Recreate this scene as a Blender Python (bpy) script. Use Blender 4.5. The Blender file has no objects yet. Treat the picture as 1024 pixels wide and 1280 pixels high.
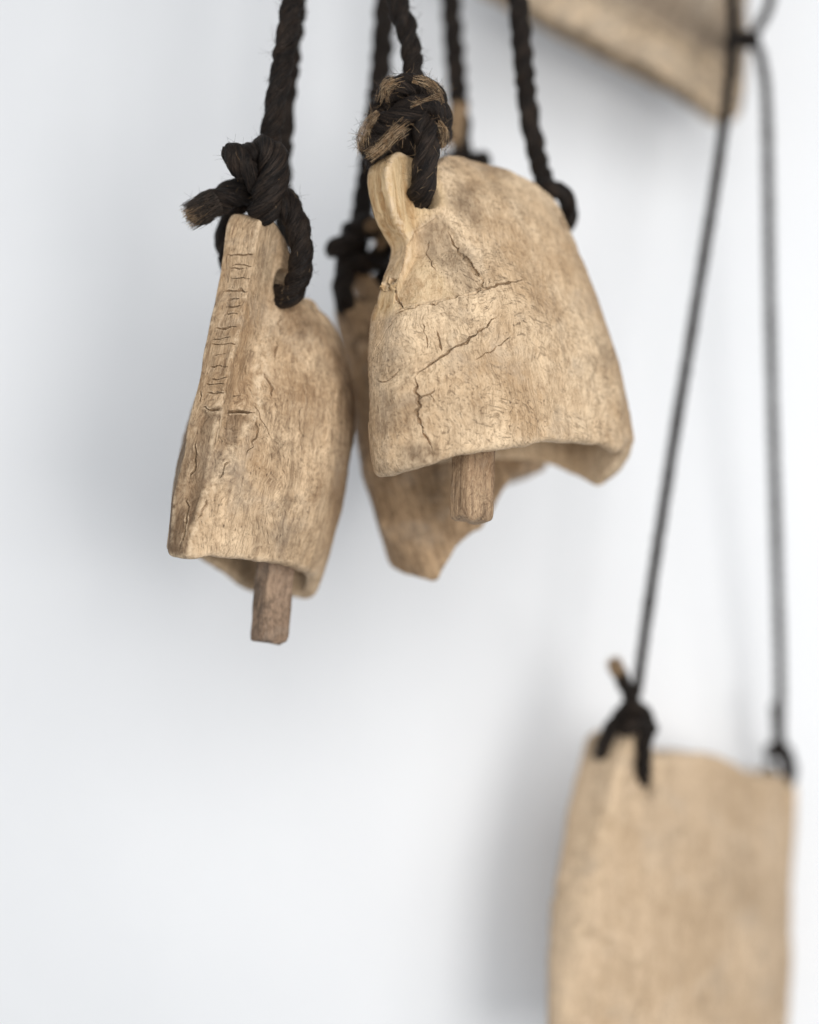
import bpy, bmesh, math, random
import numpy as np
from mathutils import Vector, Matrix

# ------------------------------------------------------------------ camera
scene = bpy.context.scene
col = scene.collection
CAM_Z = 1.50
PITCH = math.radians(7.0)
LENS = 70.0
FPX = 1280.0 * LENS / 36.0
cam_data = bpy.data.cameras.new('camera')
cam = bpy.data.objects.new('camera', cam_data)
col.objects.link(cam)
cam.location = (0, 0, CAM_Z)
cam.rotation_euler = (math.radians(90) + PITCH, 0, 0)
cam_data.sensor_fit = 'VERTICAL'
cam_data.sensor_height = 36.0
cam_data.sensor_width = 28.8
cam_data.lens = LENS
cam_data.clip_start = 0.02
cam_data.clip_end = 60
cam_data.dof.use_dof = True
cam_data.dof.focus_distance = 1.252
cam_data.dof.aperture_fstop = 1.15
cam_data.dof.aperture_blades = 0
scene.camera = cam

# ------------------------------------------------------------------ light
world = bpy.data.worlds.new('World')
scene.world = world
world.use_nodes = True
bg = world.node_tree.nodes['Background']
bg.inputs[0].default_value = (0.90, 0.945, 1.0, 1)
bg.inputs[1].default_value = 0.50


def area(name, loc, target, sx, sy, power, colr):
    d = bpy.data.lights.new(name, 'AREA')
    d.shape = 'RECTANGLE'
    d.size, d.size_y = sx, sy
    d.energy = power
    d.color = colr
    o = bpy.data.objects.new(name, d)
    col.objects.link(o)
    o.location = loc
    o.rotation_euler = (Vector(target) - Vector(loc)).to_track_quat('-Z', 'Y').to_euler()
    return o


# the room behind the camera: a small window lower than the bells, and an added broad fill lamp farther back
area('small_window_light', (0.64, -0.70, 1.25), (-0.05, 1.3, 1.8), 0.46, 0.52, 18, (1.0, 0.985, 0.96))
area('broad_fill_light', (0.65, -1.50, 2.15), (0.0, 1.4, 1.75), 2.4, 1.9, 60, (1.0, 0.995, 0.985))

scene.view_settings.view_transform = 'Standard'
scene.view_settings.look = 'None'
scene.view_settings.gamma = 1.0
scene.view_settings.exposure = 0.0
scene.view_settings.use_curve_mapping = False
scene.render.engine = 'CYCLES'
scene.cycles.use_denoising = True
scene.cycles.max_bounces = 8

R_CAM = Matrix.Rotation(math.radians(90) + PITCH, 3, 'X')


def at(px, py, depth):
    """the point that stands `depth` metres from the lens where the photograph shows it"""
    v = Vector(((px - 512) / FPX * depth, -(py - 640) / FPX * depth, -depth))
    return Vector((0, 0, CAM_Z)) + R_CAM @ v


# ------------------------------------------------------------------ helpers
def tag(o, label=None, category=None, group=None, kind=None):
    if label: o['label'] = label
    if category: o['category'] = category
    if group: o['group'] = group
    if kind: o['kind'] = kind
    return o


def empty(name, loc=(0, 0, 0), rot=None):
    o = bpy.data.objects.new(name, None)
    o.empty_display_size = 0.02
    col.objects.link(o)
    m = rot.to_4x4() if rot is not None else Matrix.Identity(4)
    m.translation = Vector(loc)
    o.matrix_world = m
    return o


def mesh_object(name, verts, faces, material, parent=None, normals=None, uv=None, smooth=True, tint=None):
    me = bpy.data.meshes.new(name)
    verts = np.asarray(verts, dtype=np.float32)
    faces = np.asarray(faces, dtype=np.int32)
    n, k = faces.shape
    me.vertices.add(len(verts))
    me.vertices.foreach_set('co', verts.ravel())
    me.loops.add(n * k)
    me.loops.foreach_set('vertex_index', faces.ravel())
    me.polygons.add(n)
    me.polygons.foreach_set('loop_start', np.arange(0, n * k, k, dtype=np.int32))
    me.polygons.foreach_set('loop_total', np.full(n, k, dtype=np.int32))
    me.update(calc_edges=True)
    me.validate()
    if smooth:
        me.polygons.foreach_set('use_smooth', np.ones(len(me.polygons), dtype=bool))
    if uv is not None:
        lay = me.uv_layers.new(name='UVMap')
        li = np.empty(len(me.loops), dtype=np.int32)
        me.loops.foreach_get('vertex_index', li)
        lay.data.foreach_set('uv', np.asarray(uv, dtype=np.float32)[li].ravel())
    if tint is not None:
        me.color_attributes.new('tint', 'FLOAT_COLOR', 'POINT').data.foreach_set('color', tint.ravel())
    if normals is not None:
        me.normals_split_custom_set_from_vertices([tuple(v) for v in normals.tolist()])
    me.materials.append(material)
    o = bpy.data.objects.new(name, me)
    col.objects.link(o)
    if parent is not None:
        o.parent = parent
    return o


# ------------------------------------------------------------------ numpy noise
_rng = np.random.RandomState(11)
_LAT = _rng.rand(48, 48, 48).astype(np.float32)


def vnoise(p):
    """value noise in [-1, 1] at points p (n,3), lattice spacing 1"""
    i = np.floor(p).astype(np.int64)
    f = (p - i).astype(np.float32)
    f = f * f * (3 - 2 * f)
    i0 = i % 48
    i1 = (i + 1) % 48
    def L(a, b, c): return _LAT[a, b, c]
    x0, y0, z0 = i0.T
    x1, y1, z1 = i1.T
    fx, fy, fz = f.T
    c00 = L(x0, y0, z0) * (1 - fx) + L(x1, y0, z0) * fx
    c10 = L(x0, y1, z0) * (1 - fx) + L(x1, y1, z0) * fx
    c01 = L(x0, y0, z1) * (1 - fx) + L(x1, y0, z1) * fx
    c11 = L(x0, y1, z1) * (1 - fx) + L(x1, y1, z1) * fx
    return ((c00 * (1 - fy) + c10 * fy) * (1 - fz) + (c01 * (1 - fy) + c11 * fy) * fz) * 2 - 1


def fbm(p, oct=3):
    s, a = 0, 1.0
    for k in range(oct):
        s = s + a * vnoise(p * (2 ** k) + 7.3 * k)
        a *= 0.5
    return s


# ------------------------------------------------------------------ carved solids: field -> surface
def surface_nets(vol, origin, h):
    nx, ny, nz = vol.shape
    s = vol < 0
    c = s[:-1, :-1, :-1]
    cnt = np.zeros(c.shape, dtype=np.int8)
    for dx in (0, 1):
        for dy in (0, 1):
            for dz in (0, 1):
                cnt += s[dx:nx - 1 + dx, dy:ny - 1 + dy, dz:nz - 1 + dz]
    act = (cnt > 0) & (cnt < 8)
    idx = np.argwhere(act)
    ids = np.full(act.shape, -1, dtype=np.int32)
    ids[act] = np.arange(len(idx), dtype=np.int32)
    cv = {}
    for dx in (0, 1):
        for dy in (0, 1):
            for dz in (0, 1):
                cv[dx, dy, dz] = vol[idx[:, 0] + dx, idx[:, 1] + dy, idx[:, 2] + dz]
    acc = np.zeros((len(idx), 3), dtype=np.float32)
    num = np.zeros(len(idx), dtype=np.float32)
    corners = list(cv)
    for a in corners:
        for ax in range(3):
            if a[ax]: continue
            b = list(a); b[ax] = 1; b = tuple(b)
            va, vb = cv[a], cv[b]
            m = (va < 0) != (vb < 0)
            t = np.where(m, va / np.where(m, va - vb, 1), 0)
            p = np.zeros((len(idx), 3), dtype=np.float32)
            p[:] = a
            p[:, ax] += t
            acc += p * m[:, None]
            num += m
    verts = (idx + acc / num[:, None]) * h + origin
    quads = []
    # edges along x
    for ax in range(3):
        sl0 = [slice(1, -1)] * 3; sl1 = [slice(1, -1)] * 3
        sl0[ax] = slice(0, -1); sl1[ax] = slice(1, None)
        a = s[tuple(sl0)]; b = s[tuple(sl1)]
        e = np.argwhere(a != b)
        off = np.array([1, 1, 1]); off[ax] = 0
        inside = a[tuple(e.T)]
        e = e + off
        u, v = [(1, 2), (2, 0), (0, 1)][ax]
        def cell(du, dv):
            q = e.copy(); q[:, u] -= du; q[:, v] -= dv
            return ids[tuple(q.T)]
        q = np.stack([cell(1, 1), cell(0, 1), cell(0, 0), cell(1, 0)], axis=1)
        q[~inside] = q[~inside][:, ::-1]
        quads.append(q)
    faces = np.concatenate(quads)
    faces = faces[(faces >= 0).all(axis=1)]
    return verts.astype(np.float64), faces


def vert_normals(v, f):
    a = v[f[:, 2]] - v[f[:, 0]]
    b = v[f[:, 3 if f.shape[1] == 4 else 1]] - v[f[:, 1 if f.shape[1] == 4 else 0]]
    fn = np.cross(a, b)
    if f.shape[1] == 3:
        fn = np.cross(v[f[:, 1]] - v[f[:, 0]], v[f[:, 2]] - v[f[:, 0]])
    n = np.zeros_like(v)
    for k in range(f.shape[1]):
        for c in range(3):
            n[:, c] += np.bincount(f[:, k], fn[:, c], len(v))
    return n / np.maximum(np.linalg.norm(n, axis=1), 1e-12)[:, None]


def relax(v, q, it, lam=0.5):
    k = q.shape[1]
    a = np.concatenate([q[:, i] for i in range(k)]); b = np.concatenate([q[:, (i + 1) % k] for i in range(k)])
    deg = np.maximum(np.bincount(a, minlength=len(v)) + np.bincount(b, minlength=len(v)), 1)
    for _ in range(it):
        avg = np.stack([np.bincount(a, v[b, c], len(v)) + np.bincount(b, v[a, c], len(v)) for c in range(v.shape[1])], 1) / deg[:, None]
        v = v + (avg - v) * lam
    return v


def poly_sdf(poly, X, Z):
    """signed distance (negative inside) of a closed polygon on a grid"""
    P = np.asarray(poly, dtype=np.float64)
    Q = np.roll(P, -1, axis=0)
    d = np.full(X.shape, 1e9)
    ins = np.zeros(X.shape, dtype=bool)
    for (ax, az), (bx, bz) in zip(P, Q):
        ex, ez = bx - ax, bz - az
        wx, wz = X - ax, Z - az
        t = np.clip((wx * ex + wz * ez) / (ex * ex + ez * ez + 1e-12), 0, 1)
        d = np.minimum(d, (wx - ex * t) ** 2 + (wz - ez * t) ** 2)
        c = (az > Z) != (bz > Z)
        if abs(ez) > 1e-9:
            ins ^= c & (X < ax + (Z - az) * ex / ez)
    d = np.sqrt(d)
    return np.where(ins, -d, d)


def smooth_poly(pts, n=4):
    """Catmull-Rom closed outline"""
    P = np.asarray(pts, dtype=np.float64)
    out = []
    m = len(P)
    for i in range(m):
        p0, p1, p2, p3 = P[i - 1], P[i], P[(i + 1) % m], P[(i + 2) % m]
        for k in range(n):
            t = k / n
            out.append(0.5 * ((2 * p1) + (-p0 + p2) * t + (2 * p0 - 5 * p1 + 4 * p2 - p3) * t * t + (-p0 + 3 * p1 - 3 * p2 + p3) * t ** 3))
    return np.array(out)


def smax(a, b, k):
    h = np.maximum(k - np.abs(a - b), 0) / k
    return np.maximum(a, b) + h * h * k * 0.25


def seg_dist(P, poly):
    """distance of 2-D points to an open polyline, and the parameter 0..1 along it"""
    best = np.full(len(P), 1e9); par = np.zeros(len(P))
    A = np.asarray(poly, dtype=np.float64)
    L = np.linalg.norm(np.diff(A, axis=0), axis=1)
    tot = L.sum(); s0 = 0
    for i in range(len(A) - 1):
        e = A[i + 1] - A[i]
        w = P - A[i]
        t = np.clip((w @ e) / (e @ e + 1e-12), 0, 1)
        d = np.linalg.norm(w - t[:, None] * e, axis=1)
        m = d < best
        best[m] = d[m]; par[m] = (s0 + t[m] * L[i]) / tot
        s0 += L[i]
    return best, par


def jag(poly, amp, step, rs):
    """an uneven crack line out of a few points"""
    A = np.asarray(poly, dtype=np.float64)
    out = [A[0]]
    for i in range(len(A) - 1):
        e = A[i + 1] - A[i]
        L = np.linalg.norm(e)
        n = max(1, int(L / step))
        nrm = np.array([-e[1], e[0]]) / max(L, 1e-9)
        for k in range(1, n + 1):
            q = A[i] + e * k / n
            if k < n: q = q + nrm * rs.uniform(-amp, amp)
            out.append(q)
    return np.array(out)


# ------------------------------------------------------------------ materials
def nodes_of(name):
    m = bpy.data.materials.new(name)
    m.use_nodes = True
    nt = m.node_tree
    return m, nt, nt.nodes['Principled BSDF']


class NB:
    def __init__(self, nt): self.nt = nt
    def node(self, t, **kw):
        n = self.nt.nodes.new(t)
        for k, v in kw.items(): setattr(n, k, v)
        return n
    def link(self, a, b): self.nt.links.new(a, b)
    def mapping(self, src, scale, loc=(0, 0, 0), rot=(0, 0, 0)):
        n = self.node('ShaderNodeMapping')
        n.inputs['Scale'].default_value = scale
        n.inputs['Location'].default_value = loc
        n.inputs['Rotation'].default_value = rot
        self.link(src, n.inputs['Vector'])
        return n.outputs[0]
    def noise(self, vec, scale, detail=3, rough=0.55, dist=0.0):
        n = self.node('ShaderNodeTexNoise')
        n.inputs['Scale'].default_value = scale
        n.inputs['Detail'].default_value = detail
        n.inputs['Roughness'].default_value = rough
        n.inputs['Distortion'].default_value = dist
        self.link(vec, n.inputs['Vector'])
        return n.outputs['Fac']
    def ramp(self, fac, stops):
        n = self.node('ShaderNodeValToRGB')
        cr = n.color_ramp
        while len(cr.elements) < len(stops): cr.elements.new(0.5)
        for e, (p, c) in zip(cr.elements, stops):
            e.position = p
            e.color = (c[0], c[1], c[2], 1) if not isinstance(c, (int, float)) else (c, c, c, 1)
        self.link(fac, n.inputs[0])
        return n.outputs[0]
    def mix(self, fac, a, b, mode='MIX'):
        n = self.node('ShaderNodeMix', data_type='RGBA', blend_type=mode)
        for sock, v in ((n.inputs['Factor'], fac), (n.inputs['A'], a), (n.inputs['B'], b)):
            if isinstance(v, (int, float)): sock.default_value = v
            elif isinstance(v, tuple): sock.default_value = (*v, 1)
            else: self.link(v, sock)
        return n.outputs['Result']
    def math(self, op, a, b=0.0):
        n = self.node('ShaderNodeMath', operation=op)
        for sock, v in ((n.inputs[0], a), (n.inputs[1], b)):
            if isinstance(v, (int, float)): sock.default_value = v
            else: self.link(v, sock)
        return n.outputs[0]
    def bump(self, h, strength, dist, nrm=None):
        n = self.node('ShaderNodeBump')
        n.inputs['Strength'].default_value = strength
        n.inputs['Distance'].default_value = dist
        self.link(h, n.inputs['Height'])
        if nrm is not None: self.link(nrm, n.inputs['Normal'])
        return n.outputs[0]


def wood_material(name, light, mid, dark, seed=0.0, flow_rot=0.0, strokes=1.0, stain=0.5, grain=0.62, pale=(0.70, 0.525, 0.345)):
    """old dry carved wood; object coordinates in metres, grain along local z, curly figure turned by flow_rot"""
    m, nt, bsdf = nodes_of(name)
    b = NB(nt)
    tc = b.node('ShaderNodeTexCoord').outputs['Object']
    base = b.mapping(tc, (1, 1, 1), loc=(seed, seed * 1.7, seed * 0.6))
    # slow warp so that nothing runs dead straight
    wn = b.node('ShaderNodeTexNoise')
    wn.inputs['Scale'].default_value = 24
    wn.inputs['Detail'].default_value = 3
    b.link(base, wn.inputs['Vector'])
    wv = b.node('ShaderNodeVectorMath', operation='MULTIPLY_ADD')
    b.link(wn.outputs['Color'], wv.inputs[0])
    wv.inputs[1].default_value = (0.030, 0.030, 0.030)
    b.link(base, wv.inputs[2])
    warp = wv.outputs[0]
    # broad colour drift
    big = b.noise(base, 19, 5, 0.65)
    c = b.mix(b.ramp(big, [(0.38, 0.0), (0.60, 1.0)]), mid, light)
    # grain bands
    g = b.mapping(base, (1, 1, 0.11))
    g1 = b.noise(g, 170, 6, 0.72, 0.6)
    c = b.mix(b.ramp(g1, [(0.36, grain), (0.54, 0.0)]), c, dark)
    # fine dry fibres
    g2 = b.noise(b.mapping(warp, (1, 1, 0.06)), 900, 4, 0.75, 0.2)
    c = b.mix(b.ramp(g2, [(0.34, 0.62), (0.49, 0.0)]), c, dark)
    c = b.mix(b.ramp(g2, [(0.52, 0.0), (0.68, 0.60)]), c, pale)
    # mottled, rubbed surface
    mo = b.noise(warp, 260, 5, 0.75)
    c = b.mix(b.ramp(mo, [(0.36, 0.50), (0.51, 0.0)]), c, tuple(0.5 * (x + y) for x, y in zip(mid, dark)))
    # short curled strokes of the figure
    fl = b.mapping(b.mapping(warp, (1, 1, 1), rot=(0, flow_rot, 0)), (1, 1, 0.14))
    stv = b.noise(fl, 700, 3, 0.6, 0.5)
    patch = b.ramp(b.noise(base, 26, 3), [(0.40, 0.15), (0.58, 1.0)])
    sk = b.math('MULTIPLY', b.ramp(stv, [(0.57, 0.0), (0.66, 1.0)]), b.math('MULTIPLY', patch, strokes))
    c = b.mix(b.math('MULTIPLY', sk, 0.52), c, tuple(v * 0.75 for v in dark))
    # old stains and grey weathering
    st = b.noise(base, 38, 6, 0.75, 0.6)
    c = b.mix(b.math('MULTIPLY', b.ramp(st, [(0.54, 0.0), (0.68, 1.0)]), stain), c, tuple(v * 0.75 for v in dark))
    gw = b.noise(base, 30, 4, 0.65, 0.3)
    c = b.mix(b.ramp(gw, [(0.54, 0.0), (0.70, 0.26)]), c, (0.44, 0.375, 0.30))
    # pores
    v = b.node('ShaderNodeTexVoronoi', feature='F1')
    v.inputs['Scale'].default_value = 420
    b.link(b.mapping(base, (1, 1, 0.4)), v.inputs['Vector'])
    pore = b.ramp(v.outputs['Distance'], [(0.0, 1.0), (0.22, 0.0)])
    pmask = b.ramp(b.noise(base, 70, 3), [(0.50, 0.0), (0.60, 1.0)])
    po = b.math('MULTIPLY', pore, pmask)
    c = b.mix(b.math('MULTIPLY', po, 0.7), c, tuple(v_ * 0.4 for v_ in dark))
    # fresh cuts, stains, worn ridges and painted light and shade carried by the mesh
    tint = b.node('ShaderNodeAttribute', attribute_name='tint')
    sep = b.node('ShaderNodeSeparateColor')
    b.link(tint.outputs['Color'], sep.inputs[0])
    fr = b.mix(b.ramp(g1, [(0.38, 0.0), (0.56, 1.0)]), (0.40, 0.22, 0.08), (0.68, 0.49, 0.27))
    c = b.mix(b.math('MULTIPLY', sep.outputs[0], 0.78), c, fr)
    sm = b.math('MULTIPLY', sep.outputs[1], b.ramp(b.noise(g, 140, 5, 0.75, 0.4), [(0.36, 0.40), (0.56, 1.0)]))
    c = b.mix(b.math('MULTIPLY', sm, 0.8), c, tuple(v_ * 0.7 for v_ in dark))
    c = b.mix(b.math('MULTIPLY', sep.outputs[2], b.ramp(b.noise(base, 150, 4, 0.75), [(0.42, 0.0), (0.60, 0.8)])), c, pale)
    b.link(c, bsdf.inputs['Base Color'])
    bsdf.inputs['Roughness'].default_value = 0.72
    bsdf.inputs['Specular IOR Level'].default_value = 0.30
    n1 = b.bump(g1, 0.9, 0.0016)
    n2 = b.bump(g2, 0.8, 0.0007, n1)
    n3 = b.bump(b.math('MULTIPLY', sk, -1.0), 0.6, 0.0010, n2)
    n4 = b.bump(b.math('MULTIPLY', po, -1.0), 0.7, 0.0010, n3)
    n5 = b.bump(mo, 0.6, 0.0012, n4)
    b.link(n5, bsdf.inputs['Normal'])
    return m


def rope_material(name, dark, brown, tip=None):
    m, nt, bsdf = nodes_of(name)
    b = NB(nt)
    uv = b.node('ShaderNodeTexCoord').outputs['UV']
    obj = b.node('ShaderNodeTexCoord').outputs['Object']
    f1 = b.noise(b.mapping(uv, (0.16, 1, 1)), 1.6, 4, 0.7, 0.5)
    f2 = b.noise(obj, 90, 3)
    c = b.mix(b.ramp(f1, [(0.42, 0.0), (0.72, 1.0)]), dark, brown)
    c = b.mix(b.ramp(f2, [(0.5, 0.0), (0.75, 0.5)]), c, tuple(min(1, v * 1.5) for v in brown))
    b.link(c, bsdf.inputs['Base Color'])
    bsdf.inputs['Roughness'].default_value = 0.55
    bsdf.inputs['Specular IOR Level'].default_value = 0.20
    f3 = b.noise(b.mapping(uv, (0.10, 2.2, 1)), 2.4, 3, 0.7, 0.3)
    b.link(b.bump(f3, 0.8, 0.0012, b.bump(f1, 1.0, 0.0028)), bsdf.inputs['Normal'])
    return m


def plain_fibre(name, c1, c2):
    m, nt, bsdf = nodes_of(name)
    b = NB(nt)
    obj = b.node('ShaderNodeTexCoord').outputs['Object']
    c = b.mix(b.ramp(b.noise(obj, 300, 2), [(0.35, 0.0), (0.65, 1.0)]), c1, c2)
    b.link(c, bsdf.inputs['Base Color'])
    bsdf.inputs['Roughness'].default_value = 0.6
    bsdf.inputs['Specular IOR Level'].default_value = 0.3
    return m


M_ROPE = rope_material('dark_coir_rope', (0.0075, 0.0055, 0.0047), (0.045, 0.030, 0.021))
M_FIB_DARK = plain_fibre('dark_fibre', (0.02, 0.014, 0.010), (0.06, 0.042, 0.03))
M_FIB_TAN = plain_fibre('tan_fibre', (0.30, 0.18, 0.09), (0.50, 0.36, 0.22))


def wall_material():
    m, nt, bsdf = nodes_of('white_plaster')
    b = NB(nt)
    obj = b.node('ShaderNodeTexCoord').outputs['Object']
    n = b.noise(obj, 3.0, 4, 0.6)
    c = b.mix(b.ramp(n, [(0.3, 0.0), (0.7, 1.0)]), (0.80, 0.805, 0.815), (0.84, 0.843, 0.85))
    b.link(c, bsdf.inputs['Base Color'])
    bsdf.inputs['Roughness'].default_value = 0.85
    bsdf.inputs['Specular IOR Level'].default_value = 0.2
    f = b.noise(obj, 60, 5, 0.6)
    g = b.noise(obj, 9, 3, 0.5)
    b.link(b.bump(g, 0.12, 0.01, b.bump(f, 0.16, 0.003)), bsdf.inputs['Normal'])
    return m


# ------------------------------------------------------------------ the setting
WALL_Y = 1.66
wall = mesh_object('wall', [(-2.2, WALL_Y, -0.0), (2.6, WALL_Y, 0), (2.6, WALL_Y, 3.4), (-2.2, WALL_Y, 3.4),
                            (-2.2, WALL_Y + .12, 0), (2.6, WALL_Y + .12, 0), (2.6, WALL_Y + .12, 3.4), (-2.2, WALL_Y + .12, 3.4)],
                   [(0, 1, 2, 3), (5, 4, 7, 6), (4, 0, 3, 7), (1, 5, 6, 2), (3, 2, 6, 7), (4, 5, 1, 0)], wall_material(), smooth=False)
tag(wall, kind='structure')


# ------------------------------------------------------------------ bells (millimetres inside the builder)
def carve_bell(name, frame, outline, holes, mat, label, group=None, ear_z=140, H=165, T=(42, 14), Tpow=3.0, flare=0.0,
               te=(8, 11), wall_t=8.0, h=1.0, edge_k=7.0, ears=(), panels=(), cracks=(), rough=1.0, seed=0, zmin=-30, cav_top=30,
               smooth_n=4, facet=0.7, base_z=12, lp=(2.3, 2.3), lq=(0.75, 0.75), back_cut=None, stains_and_light=(), far_cut=None, post=None):
    """frame: 4x4 matrix bell -> world. outline: closed list (x, z) seen from the front, ears included.
    front is local -y. T: half thickness at the base and at the top; te: half thickness of the edge."""
    rs = np.random.RandomState(seed)
    poly = smooth_poly(outline, smooth_n)
    lo = poly.min(axis=0) - 4 * h
    hi = poly.max(axis=0) + 4 * h
    tmax = max(T[0], T[1], te[0], te[1]) * 1.12 + 5 * h
    xs = np.arange(lo[0], hi[0], h); zs = np.arange(lo[1], hi[1], h); ys = np.arange(-tmax, tmax + h, h)
    X, Z = np.meshgrid(xs, zs, indexing='ij')
    d2 = poly_sdf(poly, X, Z)
    d2 = d2 + 0.9 * rough * fbm(np.stack([X.ravel() / 9, Z.ravel() / 9, np.full(X.size, seed * 3.3)], 1), 3).reshape(X.shape)
    for (cx, cz, rx, rz) in holes:
        q = np.sqrt(((X - cx) / rx) ** 2 + ((Z - cz) / rz) ** 2)
        d2 = smax(d2, (1 - q) * min(rx, rz), 3.0)
    t = np.clip(Z / H, 0, 1.0)
    solid = poly_sdf(poly, X, Z) < 0
    xl = np.where(solid.any(0), np.where(solid, X, 1e9).min(0), np.nan)
    xr = np.where(solid.any(0), np.where(solid, X, -1e9).max(0), np.nan)
    zz = Z[0]
    keep = (zz > base_z) & (zz < ear_z)
    xl = np.interp(zz, zz[keep], xl[keep]); xr = np.interp(zz, zz[keep], xr[keep])
    if post:
        xl = xl + post[0] * np.clip((zz - post[1]) / (post[2] - post[1]), 0, 1)
    xm, Wz = ((xl + xr) / 2)[None, :], ((xr - xl) / 2)[None, :]
    u = (X - xm) / Wz
    lens = np.maximum(1 - np.abs(u) ** np.where(u < 0, lp[0], lp[1]), 0) ** np.where(u < 0, lq[0], lq[1])
    tm = T[1] + (T[0] - T[1]) * (1 - t ** Tpow)
    tm = tm + flare * (1 - np.clip(Z / (0.5 * H), -0.3, 1)) ** 2
    tez = te[0] + (te[1] - te[0]) * t
    # lens body blended into the plank-like edge
    TB = tez + (np.maximum(tm, tez) - tez) * lens
    gx, gz = np.gradient(TB, h)
    TB_n = np.sqrt(1 + np.minimum(gx ** 2 + gz ** 2, 6))
    Ti = TB - wall_t * np.sqrt(1 + np.minimum(gx ** 2 + gz ** 2, 1.6))
    open_poly = poly.copy()
    open_poly[poly[:, 1] < 0.12 * H, 1] -= 90
    side = poly_sdf(open_poly, X, Z) + wall_t * 1.6
    topc = Z - (H - cav_top)
    d2c = np.maximum(side, topc)
    ay = np.abs(ys)[None, :, None]
    rim_k = (edge_k + 3.0 * np.clip((14 - Z) / 22.0, 0, 1))[:, None, :]
    f = smax(d2[:, None, :], (ay - TB[:, None, :]) / TB_n[:, None, :], rim_k)
    cav = smax(d2c[:, None, :], (ay - Ti[:, None, :]) / TB_n[:, None, :], 8.0)
    f = smax(f, -cav, 3.0)
    if back_cut:
        f = smax(f, back_cut[0] + back_cut[1] * ys[None, :, None] - Z[:, None, :], 3.0)
    if far_cut:
        a_, s_, x0, x1 = far_cut
        w_ = np.clip((X - x0) / (x1 - x0), 0, 1); w_ = w_ * w_ * (3 - 2 * w_)
        f = smax(f, a_ + s_ * np.maximum(-ys, 0)[None, :, None] * w_[:, None, :] - Z[:, None, :], 3.0)
    f = f.astype(np.float32)
    v, q = surface_nets(f, np.array([xs[0], ys[0], zs[0]]), h)
    v = relax(v, q, 2)
    n = vert_normals(v, q)
    # hand-carved unevenness
    off = seed * 13.7
    d = 1.3 * rough * fbm(v / 30.0 + off, 3) + 0.28 * rough * fbm(v / np.array([4.0, 4.0, 14.0]) + off, 2)
    if facet:
        S = v[rs.choice(len(v), 280, replace=False)]
        S = S * 1.0
        F = np.empty(len(v))
        for a in range(0, len(v), 20000):
            vv = v[a:a + 20000]
            dd = ((vv[:, None, :] - S[None]) / np.array([1, 1, 1.9])) ** 2
            F[a:a + 20000] = np.sqrt(dd.sum(2).min(1))
        d += facet * (np.minimum(F, 14) / 14.0) ** 2 * 1.6
    v = v + n * d[:, None]
    n = vert_normals(v, q)
    # carved panels: shallow cuts on the front or the near edge
    for (face, pl, depth, soft) in panels:
        P2 = v[:, [0, 2]] if face == 'f' else v[:, [1, 2]]
        ok = (n[:, 1] < -0.15) if face == 'f' else (n[:, 0] < -0.25)
        sd = poly_sdf(pl, P2[:, 0], P2[:, 1])
        amt = depth * np.clip(-sd / soft, 0, 1) * ok
        axis = np.array([0, 1.0, 0]) if face == 'f' else np.array([1.0, 0, 0])
        v = v + amt[:, None] * axis
    # cracks: finer mesh along each line, then a deep narrow groove
    lines = []
    for (face, pl, w, dep) in cracks:
        lines.append((face, jag(pl, 1.0, 3.0, rs), w * 0.85, dep * 1.5))
    if lines:
        n = vert_normals(v, q)
        def near(vv, nn, lim):
            m = np.zeros(len(vv), dtype=bool)
            for face, pl, w, dep in lines:
                P2 = vv[:, [0, 2]] if face == 'f' else vv[:, [1, 2]]
                ok = (nn[:, 1] < -0.1) if face == 'f' else (nn[:, 0] < -0.2)
                bb = (P2 > pl.min(0) - lim).all(1) & (P2 < pl.max(0) + lim).all(1) & ok
                ii = np.where(bb)[0]
                if len(ii):
                    dd, _ = seg_dist(P2[ii], pl)
                    m[ii[dd < lim]] = True
            return m
        me = bpy.data.meshes.new('tmp')
        me.from_pydata(v.tolist(), [], q.tolist())
        bm = bmesh.new(); bm.from_mesh(me)
        m = near(v, n, 2.0)
        ed = [e for e in bm.edges if m[e.verts[0].index] and m[e.verts[1].index]]
        bmesh.ops.subdivide_edges(bm, edges=ed, cuts=2, use_grid_fill=True)
        bm.to_mesh(me); bm.free()
        me.calc_loop_triangles()
        v = np.empty(len(me.vertices) * 3, dtype=np.float32); me.vertices.foreach_get('co', v); v = v.reshape(-1, 3).astype(np.float64)
        q = np.empty(len(me.loop_triangles) * 3, dtype=np.int32); me.loop_triangles.foreach_get('vertices', q); q = q.reshape(-1, 3)
        bpy.data.meshes.remove(me)
        nn = vert_normals(v, q)
        carve = np.zeros(len(v))
        for face, pl, w, dep in lines:
            P2 = v[:, [0, 2]] if face == 'f' else v[:, [1, 2]]
            ok = (nn[:, 1] < -0.1) if face == 'f' else (nn[:, 0] < -0.2)
            bb = (P2 > pl.min(0) - 3).all(1) & (P2 < pl.max(0) + 3).all(1) & ok
            ii = np.where(bb)[0]
            if not len(ii): continue
            dd, pp = seg_dist(P2[ii], pl)
            taper = np.clip(np.minimum(pp, 1 - pp) * 6, 0.15, 1)
            ww = w * taper * (0.95 + 0.75 * vnoise(np.stack([P2[ii, 0] / 3, P2[ii, 1] / 3, np.zeros(len(ii))], 1)) + 0.35 * vnoise(np.stack([P2[ii, 0] / 0.9, P2[ii, 1] / 0.9, np.ones(len(ii))], 1)))
            cut = dep * np.clip(1.25 - dd / np.maximum(ww, 0.05), 0, 1) * np.clip(taper * 1.5, 0, 1)
            carve[ii] = np.maximum(carve[ii], cut)
        v = v - nn * carve[:, None]
    n = vert_normals(v, q)
    # worn convex ridges, fresh-cut wood, old stains, and light and shade painted into the colour
    curv = ((v - relax(v, q, 2, 1.0)) * n).sum(1)
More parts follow.
